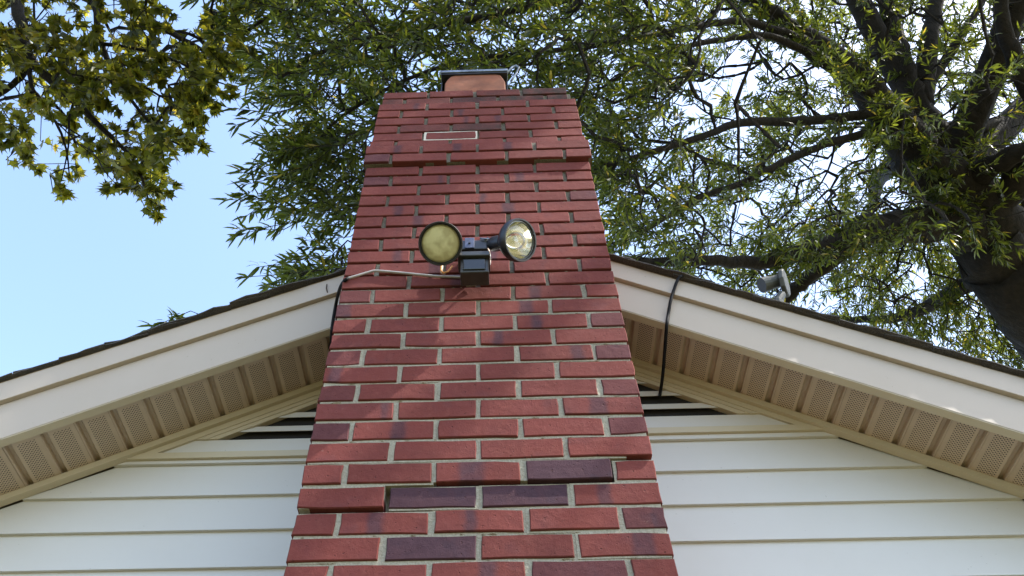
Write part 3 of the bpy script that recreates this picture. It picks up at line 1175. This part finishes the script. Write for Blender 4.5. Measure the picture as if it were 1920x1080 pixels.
class Tree:
    def __init__(s, root, bark, leafmat, T, F):
        s.root, s.bark, s.lm, s.T, s.F = root, bark, leafmat, T, F
        s.nodes, s.par, s.fix, s.rad = [], [], [], []
        s.lb, s.ld, s.ln, s.ll, s.lw = [], [], [], [], []

    def limb(s, name, pts, rad, sub=5, n=12, rough=.05):
        P = smooth_path(pts, sub)
        m = len(P)
        r = np.interp(np.linspace(0, len(rad) - 1, m), range(len(rad)), rad)
        r = r * (1 + rng.normal(0, rough, m))
        P = [p + rng.normal(0, .12, 3) * rr for p, rr in zip(P, r)]
        mb = MB().tube(P, list(r), n)
        mb.build(name, s.bark, s.root, smooth=True)
        for p in P:
            s.nodes.append(p)
            s.par.append(-1)
        return P

    def sprays(s, C, D, length, nleaf, L0, W0, ang, order):
        """grow a twig to each spray and hang leaves on it"""
        twigs = MB()
        nodes = [np.asarray(p) for p in s.nodes]
        n0 = len(nodes)
        par = [-1] * n0
        child = {}
        dist = np.linalg.norm(C - order, axis=1)
        N = np.zeros((n0 + 6 * len(C) + 10, 3))
        N[:n0] = np.array(nodes)
        pen = np.zeros(len(N))
        cnt = n0
        par = list(par)
        for i in np.argsort(dist):
            c, d = C[i], D[i]
            b = c - d * length[i] * .5
            dd = np.linalg.norm(N[:cnt] - b, axis=1)
            # prefer to join wood that lies behind the growing tip
            ahead = (N[:cnt] - b) @ d
            j = int(np.argmin(dd + 1.3 * np.maximum(ahead, 0) + pen[:cnt]))
            a = N[j].copy()
            gap = np.linalg.norm(b - a)
            m = 1 if gap < .12 else (2 if gap < .35 else 4)
            prev = j
            sag = rng.normal(0, .10 * gap, 3)
            along = 1.0 if (b - a) @ d > .35 * gap else 0.0
            ctl = .5 * a + .5 * (b - d * gap * .55 * along) + sag + np.array([0, 0, .08 * gap])
            for k in range(1, m + 1):
                t = k / m
                p = a * (1 - t) ** 2 + 2 * ctl * t * (1 - t) + b * t * t
                N[cnt] = p
                par.append(prev)
                prev = cnt
                cnt += 1
            pen[cnt] = 6.0               # nothing grows on from the very tip of a spray
            N[cnt] = c + d * length[i] * .5 + np.array([0, 0, -.10 * length[i]])
            par.append(prev)
            cnt += 1
            bend = b * .25 + c * .5 + (c + d * length[i] * .5 + np.array([0, 0, -.10 * length[i]])) * .25
        w = np.ones(cnt)
        for k in range(cnt - 1, n0 - 1, -1):
            if par[k] >= 0:
                w[par[k]] += w[k]
        for k in range(n0, cnt):
            p = par[k]
            r1 = min(.0014 * math.sqrt(w[k]) + .0008, .011)
            r0 = min(.0016 * math.sqrt(w[p]) + .0008, r1 * 1.6) if p >= n0 else r1 * 1.3
            mid = (N[k] + N[p]) / 2 + rng.normal(0, .015, 3) * np.linalg.norm(N[k] - N[p])
            twigs.tube([N[p], mid, N[k]], [r0, (r0 + r1) / 2, r1], 4, caps=False)
        me = twigs.mesh('twigs')
        link('twigs', me, s.bark, s.root, kind='stuff')
        # leaves
        for i in range(len(C)):
            n = int(nleaf[i])
            c, d, ln = C[i], D[i], length[i]
            t = np.concatenate([rng.uniform(-.45, .5, n - 4), rng.uniform(.42, .52, 4)])
            base = c + d * (t * ln)[:, None] + np.array([0, 0, -.10 * ln]) * np.maximum(t + .5, 0)[:, None] ** 2
            pr = rng.normal(0, 1, (n, 3))
            pr -= (pr @ d)[:, None] * d
            pr = unit(pr)
            an = R_(1) * rng.normal(ang, 14, n)
            an[-4:] *= .7
            ld = unit(d[None, :] * np.cos(an)[:, None] + pr * np.sin(an)[:, None] + np.array([0, 0, -.22]))
            nv = unit(np.array([0, 0, 1.]) + rng.normal(0, .55, (n, 3)))
            nv = unit(nv - (nv * ld).sum(1)[:, None] * ld)
            s.lb.append(base)
            s.ld.append(ld)
            s.ln.append(nv)
            s.ll.append(L0 * rng.uniform(.65, 1.25, n))
            s.lw.append(W0 * rng.uniform(.75, 1.2, n))

    def foliage(s, leafname, nbig=300, visible=None):
        base, d, nr = np.concatenate(s.lb), np.concatenate(s.ld), np.concatenate(s.ln)
        L, Wd = np.concatenate(s.ll), np.concatenate(s.lw)
        x, y, z = to_px(base + d * L[:, None] * .5)
        ok = (z > .5) & visible(x, y)
        size = np.where(ok, L / np.maximum(z, .1), 0)
        big = np.argsort(-size)[:nbig]
        rest = np.ones(len(L), bool)
        rest[big] = False
        me = leaves_to_mesh('foliage', s.T, s.F, base[rest], d[rest], nr[rest], L[rest], Wd[rest])
        link('foliage', me, s.lm, s.root, kind='stuff')
        tm = MB().add(s.T.tolist(), s.F).mesh(leafname)
        tm.materials.append(s.lm)
        inv = s.root.matrix_world.inverted()
        for i in big:
            b = np.cross(nr[i], d[i])
            b /= np.linalg.norm(b)
            nn = np.cross(d[i], b)
            mw = Matrix.Identity(4)
            for k in range(3):
                mw[k][0], mw[k][1], mw[k][2], mw[k][3] = d[i][k] * L[i], b[k] * Wd[i], nn[k] * L[i], base[i][k]
            o = bpy.data.objects.new(leafname, tm)
            COL.objects.link(o)
            o.matrix_world = mw
            o.parent = s.root
            o.matrix_parent_inverse = inv
        print('leaves', len(L))


def roofline(x):
    return np.where(x < 640, 717 - (x - 5) * .313, np.where(x > 1145, 485 + (x - 1145) * .287, -999))


def sky_visible(x, y):
    chimw = (x > 660 - (y - 400) * .0) & (x < 1150)
    return (x > 5) & (x < 1915) & (y > 5) & (y < roofline(x) - 12) & ~((x > 640) & (x < 1150) & (y > 150))


# ---- the big narrow-leaved oak behind the right roof slope
base = np.array([7.0, 4.9, GZ])
oak = thing('narrow_leaved_oak', 'large dark trunked tree with narrow leaves and spreading limbs above the roof', 'tree', tuple(base))
T1 = Tree(oak, M_bark, M_leaf, LT, LF)
K = 7.6 / 1520


def PX(*a):
    return [atD(x, y, D) for x, y, D in a]


tr = [base, base + np.array([-.10, -.10, 1.6])] + PX((2075, 690, 7.6), (1975, 585, 7.6), (1893, 490, 7.6), (1835, 415, 7.6), (1785, 330, 7.7), (1740, 240, 7.8))
T1.limb('trunk', tr, [.62, .50, .44, .42, .375, .33, .25, .17], 6, 20, .012)
limbs = [
    ('limb', PX((1800, 365, 7.6), (1722, 300, 7.5), (1655, 205, 7.4), (1600, 140, 7.4), (1530, 82, 7.4), (1460, 35, 7.3), (1400, -15, 7.2), (1310, -90, 7.0), (1200, -180, 6.7)), [.26, .22, .165, .13, .10, .085, .07, .05, .03]),
    ('limb', PX((1738, 245, 7.8), (1700, 150, 7.9), (1676, 60, 8.1), (1660, -20, 8.3), (1640, -160, 8.8), (1600, -330, 9.4)), [.165, .115, .09, .08, .06, .03]),
    ('limb', PX((1722, 200, 7.85), (1736, 110, 8.0), (1752, 20, 8.2), (1765, -100, 8.6), (1790, -260, 9.2)), [.125, .095, .08, .065, .03]),
    ('limb', PX((1740, 165, 8.0), (1788, 88, 8.2), (1835, 15, 8.4), (1880, -70, 8.7), (1940, -180, 9.0)), [.06, .045, .035, .03, .02]),
    ('limb', PX((1840, 420, 7.55), (1930, 300, 7.2), (1950, 230, 7.1), (1908, 120, 7.0), (1882, 45, 7.0), (1868, -40, 7.0), (1830, -200, 7.0), (1760, -400, 7.0)), [.14, .11, .085, .075, .062, .055, .04, .02]),
    ('limb', PX((1765, 285, 7.7), (1785, 240, 7.8), (1840, 237, 8.0), (1925, 212, 8.4), (2030, 170, 8.8)), [.10, .075, .065, .06, .04]),
    ('limb', PX((1808, 360, 7.6), (1850, 315, 7.3), (1925, 282, 7.0), (2020, 240, 6.7), (2160, 150, 6.3)), [.13, .10, .08, .065, .04]),
    ('limb', PX((1835, 425, 7.5), (1770, 415, 7.3), (1690, 428, 7.1), (1620, 437, 6.9), (1555, 462, 6.8), (1495, 474, 6.7), (1425, 491, 6.5), (1330, 487, 6.3), (1240, 492, 6.1), (1150, 487, 5.9), (1050, 480, 5.7)), [.22, .18, .155, .135, .10, .075, .055, .042, .036, .03, .02]),
    ('limb', PX((1610, 440, 6.9), (1560, 490, 7.0), (1515, 520, 7.1), (1475, 558, 7.2), (1420, 610, 7.3)), [.085, .07, .06, .055, .03]),
    ('limb', PX((1680, 240, 7.5), (1630, 250, 7.3), (1547, 271, 7.0), (1464, 307, 6.8), (1391, 343, 6.6), (1313, 372, 6.4), (1225, 421, 6.2), (1142, 462, 6.0), (1040, 500, 5.8)), [.05, .042, .034, .030, .027, .024, .020, .017, .01]),
    ('limb', PX((1690, 262, 7.5), (1640, 216, 7.3), (1578, 221, 7.1), (1495, 227, 6.9), (1391, 230, 6.6), (1329, 252, 6.4), (1236, 281, 6.2), (1111, 317, 5.9), (980, 345, 5.6), (820, 380, 5.3), (680, 410, 5.1)), [.06, .05, .044, .040, .034, .029, .024, .02, .016, .012, .008]),
    ('limb', PX((1655, 205, 7.4), (1600, 156, 7.2), (1521, 105, 7.0), (1443, 68, 6.8), (1360, 74, 6.6), (1287, 87, 6.4), (1200, 120, 6.2), (1120, 170, 6.0)), [.06, .045, .036, .030, .026, .02, .014, .008]),
    ('limb', PX((1545, 92, 7.4), (1470, 62, 7.1), (1391, 40, 6.8), (1298, 52, 6.5), (1210, 68, 6.2), (1080, 90, 5.9), (985, 100, 5.6), (880, 112, 5.4), (760, 150, 5.2), (640, 220, 5.05), (560, 300, 5.0)), [.05, .04, .032, .027, .023, .019, .017, .015, .013, .010, .006]),
    ('limb', PX((1420, 0, 7.2), (1300, -40, 6.8), (1150, -20, 6.4), (1000, 10, 6.0), (860, 40, 5.6), (740, 60, 5.4), (620, 90, 5.2), (520, 150, 5.1)), [.06, .05, .042, .034, .026, .020, .014, .008]),
    ('limb', PX((1310, -90, 7.0), (1100, -120, 6.5), (900, -90, 6.0), (720, -40, 5.6), (560, 0, 5.4), (460, 60, 5.3)), [.05, .042, .034, .026, .018, .010]),
    ('limb', PX((1880, 500, 7.5), (1800, 540, 8.2), (1700, 590, 9.0), (1600, 600, 9.6), (1500, 590, 10.0)), [.12, .08, .06, .04, .02]),
    # wood above and beside the picture
    ('limb', [np.array(tr[-1]), np.array([3.6, 1.0, 7.6]), np.array([2.8, -.6, 8.6]), np.array([1.8, -2.0, 9.2])], [.13, .10, .07, .03]),
    ('limb', [np.array(tr[-2]), np.array([5.0, .6, 6.6]), np.array([5.0, -1.4, 7.2]), np.array([4.6, -3.2, 7.6])], [.15, .11, .07, .03]),
    ('limb', [np.array(tr[-2]), np.array([6.6, 2.2, 7.6]), np.array([7.8, 1.2, 8.6]), np.array([8.6, -.4, 9.2])], [.15, .11, .07, .03]),
    ('limb', [np.array(tr[-1]), np.array([5.4, 4.4, 8.6]), np.array([6.2, 5.8, 10.]), np.array([6.6, 7.0, 11.])], [.14, .11, .07, .03]),
]
for nme, p, r in limbs:
    T1.limb(nme, p, r, 5, 10, .02)

# crown: sprays per part of the crown, each with its own depth
LEFT_EDGE = [(-60, 380), (0, 425), (60, 445), (110, 480), (160, 520), (200, 500), (250, 525), (300, 545), (345, 520), (375, 505), (405, 575), (425, 530), (455, 610), (480, 570), (520, 565), (545, 590)]


def left_edge(y):
    ys, xs = zip(*LEFT_EDGE)
    return np.interp(y, ys, xs)


def blob(x, y, seed):
    q = np.random.default_rng(seed)
    v = np.zeros_like(x)
    for k in range(7):
        a, w, ph = q.uniform(0, 6.28), q.uniform(70, 230), q.uniform(0, 6.28)
        v += np.sin((x * math.cos(a) + y * math.sin(a)) / w * 6.28 + ph)
    return v / 7 ** .5


GAPS = [(1395, 140, 70), (1260, 240, 45), (1690, 165, 34), (1860, 118, 40), (1330, 215, 45), (1540, 320, 50), (1240, 330, 30), (590, 455, 40), (650, 180, 32), (1400, 410, 45), (1570, 560, 40), (1905, 590, 40),
        (520, 440, 45), (640, 445, 25), (1470, 120, 45)]
cand = 14000
cx = rng.uniform(380, 2010, cand)
cy = rng.uniform(-90, 720, cand)
keep = np.zeros(cand, bool)
pr = np.zeros(cand)
zoneL = (cx < 1090)
pr = np.where(zoneL, .29, .44)
bl = blob(cx, cy, 3)
pr = pr * np.clip(1.0 + .6 * bl, .08, 2.2)
pr[(cx < 1090) & (cy > 330)] *= .75
pr[(cx > 1500) & (cy > 420)] *= 1.25
pr[(cx > 1120) & (cx < 1600) & (cy > 90) & (cy < 470)] *= 1.05
pr[(cx > 1500) & (cy < 420)] *= .75
for gx, gy, gr in GAPS:
    pr *= 1 - .93 * np.exp(-((cx - gx) ** 2 + (cy - gy) ** 2) / (gr * gr))
pr[cx < left_edge(cy)] = 0
pr[cy > np.where((cx > 640) & (cx < 1145), 420, roofline(cx) + 25)] = 0
pr[(cx > 700) & (cx < 1120) & (cy > 230)] *= .25
keep = rng.random(cand) < pr
cx, cy = cx[keep], cy[keep]
dep = np.where(cx < 1090, rng.uniform(4.7, 6.6, len(cx)), rng.uniform(5.2, 10.4, len(cx)))
dep = np.where((cx > 1090) & (cx < 1300), rng.uniform(5.0, 8.2, len(cx)), dep)
dep = np.where((cx > 1300) & (rng.random(len(cx)) < .8), rng.uniform(7.0, 11.0, len(cx)), dep)
dep = np.where((cx > 1500) & (cy > 440), rng.uniform(7.6, 11.0, len(cx)), dep)
dep = np.where((cx < 700) & (cy > 240), rng.uniform(4.7, 5.5, len(cx)), dep)
C1 = np.array([atD(a, b, d) for a, b, d in zip(cx, cy, dep)])
# hand-set tips against the open sky
tips = [(470, 370, 5.0), (495, 372, 5.0), (535, 385, 5.0), (575, 392, 5.05), (610, 400, 5.1), (492, 428, 5.0), (505, 425, 5.0), (470, 205, 5.1), (500, 215, 5.1), (520, 250, 5.1), (500, 300, 5.0), (525, 295, 5.0), (500, 335, 5.05),
        (520, 512, 4.9), (545, 520, 4.9), (530, 490, 4.9), (575, 505, 4.95), (600, 480, 5.0), (630, 465, 5.0), (645, 490, 5.0), (600, 515, 5.0),
        (560, 535, 5.2), (620, 500, 5.2), (318, 598, 5.0), (352, 604, 5.05), (560, 340, 5.1), (590, 330, 5.1), (640, 430, 5.1), (615, 445, 5.1)]
ep = []                                # short shoots sprouting on the trunk and the low limb
for k in range(75):
    a_ = rng.uniform(0, 1)
    ep.append(atD(1660 + 190 * a_ + rng.normal(0, 32), 235 + 215 * a_ + rng.normal(0, 34), rng.uniform(6.95, 7.25)))
for k in range(45):
    a_ = rng.uniform(0, 1)
    ep.append(atD(1430 + 270 * a_ + rng.normal(0, 20), 492 - 62 * a_ + rng.normal(0, 26), rng.uniform(6.2, 6.7)))
for k in range(30):
    a_ = rng.uniform(0, 1)
    ep.append(atD(1440 + 220 * a_ + rng.normal(0, 20), 30 + 190 * a_ + rng.normal(0, 26), rng.uniform(6.9, 7.2)))
C1 = np.concatenate([C1, np.array(ep), np.array([atD(*t) for t in tips])])
fork = np.array(tr[-2])
out = unit((C1 - fork) * np.array([1, 1, .3]))
D1 = unit(out * .9 + np.array([0, 0, -.35]) + rng.normal(0, .42, C1.shape))
for k in range(len(tips)):
    i = len(C1) - len(tips) + k
    D1[i] = unit(np.array([-1.0, -.05, -.22]) + rng.normal(0, .16, 3))
inframe = len(C1)
# unseen rest of the crown, above and right, extended forward to shade the gable
q = rng.normal(0, 1, (5200, 3))
q = unit(q) * (rng.random((5200, 1)) ** .4)
Q = np.array([4.6, .4, 7.4]) + q * np.array([5.4, 6.6, 3.2])
x, y, z = to_px(Q)
outf = (z < .5) | (x < -60) | (x > 2010) | (y < -90)
hole = (Q[:, 2] > 3.6) & (Q[:, 0] > .2) & (Q[:, 1] > -5.6)
Q = Q[outf & hole][:2500]
# sprays removed along sun lines so sun patches reach chimney and fascia
sd = np.array(SUND)
for t_, rad_ in (((-.10, 0, .80), .42), ((-.36, 0, .58), .22), ((.36, 0, 1.12), .30), ((.40, 0, 1.62), .30), ((.30, 0, .36), .26), ((1.48, .24, .56), .22), ((.05, 0, .10), .2)):
    rel = Q - np.array(t_)
    off = np.linalg.norm(rel - (rel @ sd)[:, None] * sd, axis=1)
    Q = Q[off > rad_]
Dq = unit(unit((Q - fork) * np.array([1, 1, .3])) * .9 + np.array([0, 0, -.3]) + rng.normal(0, .4, Q.shape))
C_all, D_all = np.concatenate([C1, Q]), np.concatenate([D1, Dq])
ln = rng.uniform(.26, .46, len(C_all))
ln[inframe - len(tips) - len(ep):inframe - len(tips)] = rng.uniform(.14, .28, len(ep))
ln[inframe - len(tips):inframe] = rng.uniform(.24, .36, len(tips))
nl = rng.integers(18, 30, len(C_all))
T1.sprays(C_all, D_all, ln, nl, .098, .0155, 50, fork)
T1.foliage('leaf', 300, sky_visible)
print('sprays', inframe, len(Q))

# ---- the lobed-leaved tree reaching in from the upper left
base2 = np.array([-7.2, .9, GZ])
maple = thing('lobed_leaf_tree', 'tree with star shaped lobed leaves and drooping branches against open blue sky', 'tree', tuple(base2))
T2 = Tree(maple, M_bark, M_lobed, LBT, LBF)
tr2 = [base2, base2 + np.array([.05, 0, 2.0]), base2 + np.array([.2, .05, 5.0]), base2 + np.array([.6, .1, 8.0]), base2 + np.array([1.0, .2, 10.5])]
T2.limb('trunk', tr2, [.36, .28, .25, .2, .10], 6, 16, .03)
l2 = [
    [np.array([-6.9, 1.0, 4.2]), np.array([-5.6, .7, 5.6])] + PX((-40, -160, 6.4), (20, -40, 6.0), (38, 40, 5.8), (56, 110, 5.7), (95, 150, 5.6), (140, 190, 5.5), (185, 235, 5.45), (250, 300, 5.4), (278, 372, 5.3)),
    PX((20, -40, 6.0), (60, -60, 6.0)) + PX((150, -60, 6.0), (178, 10, 5.8), (186, 65, 5.7), (205, 120, 5.6), (240, 180, 5.5), (300, 250, 5.4), (345, 275, 5.3)),
    PX((60, -60, 6.0), (190, -40, 6.0), (240, 2, 5.8), (290, 42, 5.7), (345, 75, 5.6), (405, 110, 5.5), (440, 150, 5.4)),
    PX((56, 110, 5.7), (38, 145, 5.7), (0, 176, 5.7), (-60, 210, 5.7)),
    PX((58, 118, 5.7), (58, 160, 5.6), (80, 190, 5.6), (110, 240, 5.5), (125, 285, 5.5), (130, 330, 5.5)),
    PX((190, 82, 5.65), (250, 90, 5.6), (320, 110, 5.5), (400, 150, 5.4), (430, 160, 5.4)),
    PX((140, 190, 5.5), (130, 220, 5.5), (128, 275, 5.4), (115, 340, 5.4)),
    [np.array([-6.8, 1.0, 5.0]), np.array([-5.4, 1.2, 6.6]), np.array([-3.6, .8, 7.6]), np.array([-2.2, .2, 8.0])],
]
rr2 = [[.11, .085, .06, .05, .042, .036, .030, .024, .018, .011, .005], [.04, .036, .032, .026, .022, .018, .013, .008, .004], [.036, .030, .026, .024, .018, .010, .004], [.026, .024, .02, .01], [.016, .014, .011, .009, .007, .004], [.014, .012, .009, .006, .004], [.010, .008, .006, .003], [.11, .08, .05, .02]]
for p, r in zip(l2, rr2):
    T2.limb('limb', p, r, 5, 9, .04)
# lower edge of the leafy mass, by picture column
EDGE2 = [(-80, 290), (0, 265), (30, 300), (70, 305), (110, 385), (140, 350), (180, 330), (215, 340), (250, 370), (285, 412), (300, 360), (320, 290), (345, 285), (365, 260), (350, 205), (385, 190), (430, 165), (470, 120)]
n2 = 2600
x2 = rng.uniform(-90, 470, n2)
y2 = rng.uniform(-120, 420, n2)
ex, ey = zip(*sorted(EDGE2))
lim = np.interp(x2, ex, ey) - 22
p2 = np.where(y2 < lim, np.where(x2 > 230, .38, .24), 0) * np.clip(1 + .5 * blob(x2, y2, 21), .15, 2)
for gx, gy, gr in ((200, 30, 36), (110, 20, 26), (90, 260, 34), (330, 150, 26), (350, 18, 40), (290, 180, 30), (25, 150, 24), (210, 60, 24), (320, 30, 30), (150, 280, 24), (220, 250, 22), (375, 15, 40)):
    p2 *= 1 - .95 * np.exp(-((x2 - gx) ** 2 + (y2 - gy) ** 2) / (gr * gr))
k2 = rng.random(n2) < p2
x2, y2 = x2[k2], y2[k2]
d2 = rng.uniform(5.0, 6.4, len(x2))
C2 = np.array([atD(a, b, d) for a, b, d in zip(x2, y2, d2)])
tip2 = [(285, 395, 5.3), (278, 372, 5.3), (115, 362, 5.4), (108, 345, 5.4), (345, 262, 5.3), (330, 250, 5.35), (355, 268, 5.3), (360, 180, 5.4), (385, 172, 5.4), (50, 295, 5.5), (30, 300, 5.5), (420, 145, 5.4), (265, 345, 5.4), (245, 320, 5.4), (300, 330, 5.35)]
C2 = np.concatenate([C2, np.array([atD(*t) for t in tip2])])
nin = len(C2)
q = unit(rng.normal(0, 1, (2500, 3))) * (rng.random((2500, 1)) ** .4)
Q2 = np.array([-5.6, .8, 7.6]) + q * np.array([4.2, 4.2, 3.0])
x, y, z = to_px(Q2)
Q2 = Q2[((z < .5) | (x < -90) | (y < -120)) & (Q2[:, 2] > 4.0)][:420]
C2 = np.concatenate([C2, Q2])
f2 = np.array([-5.6, .8, 6.5])
D2 = unit(unit((C2 - f2) * np.array([1, 1, .4])) * .7 + np.array([.1, 0, -.45]) + rng.normal(0, .4, C2.shape))
ln2 = rng.uniform(.20, .36, len(C2))
T2.sprays(C2, D2, ln2, rng.integers(9, 15, len(C2)), .080, .080, 55, f2)
T2.foliage('leaf', 300, sky_visible)
print('sprays2', nin, len(Q2))
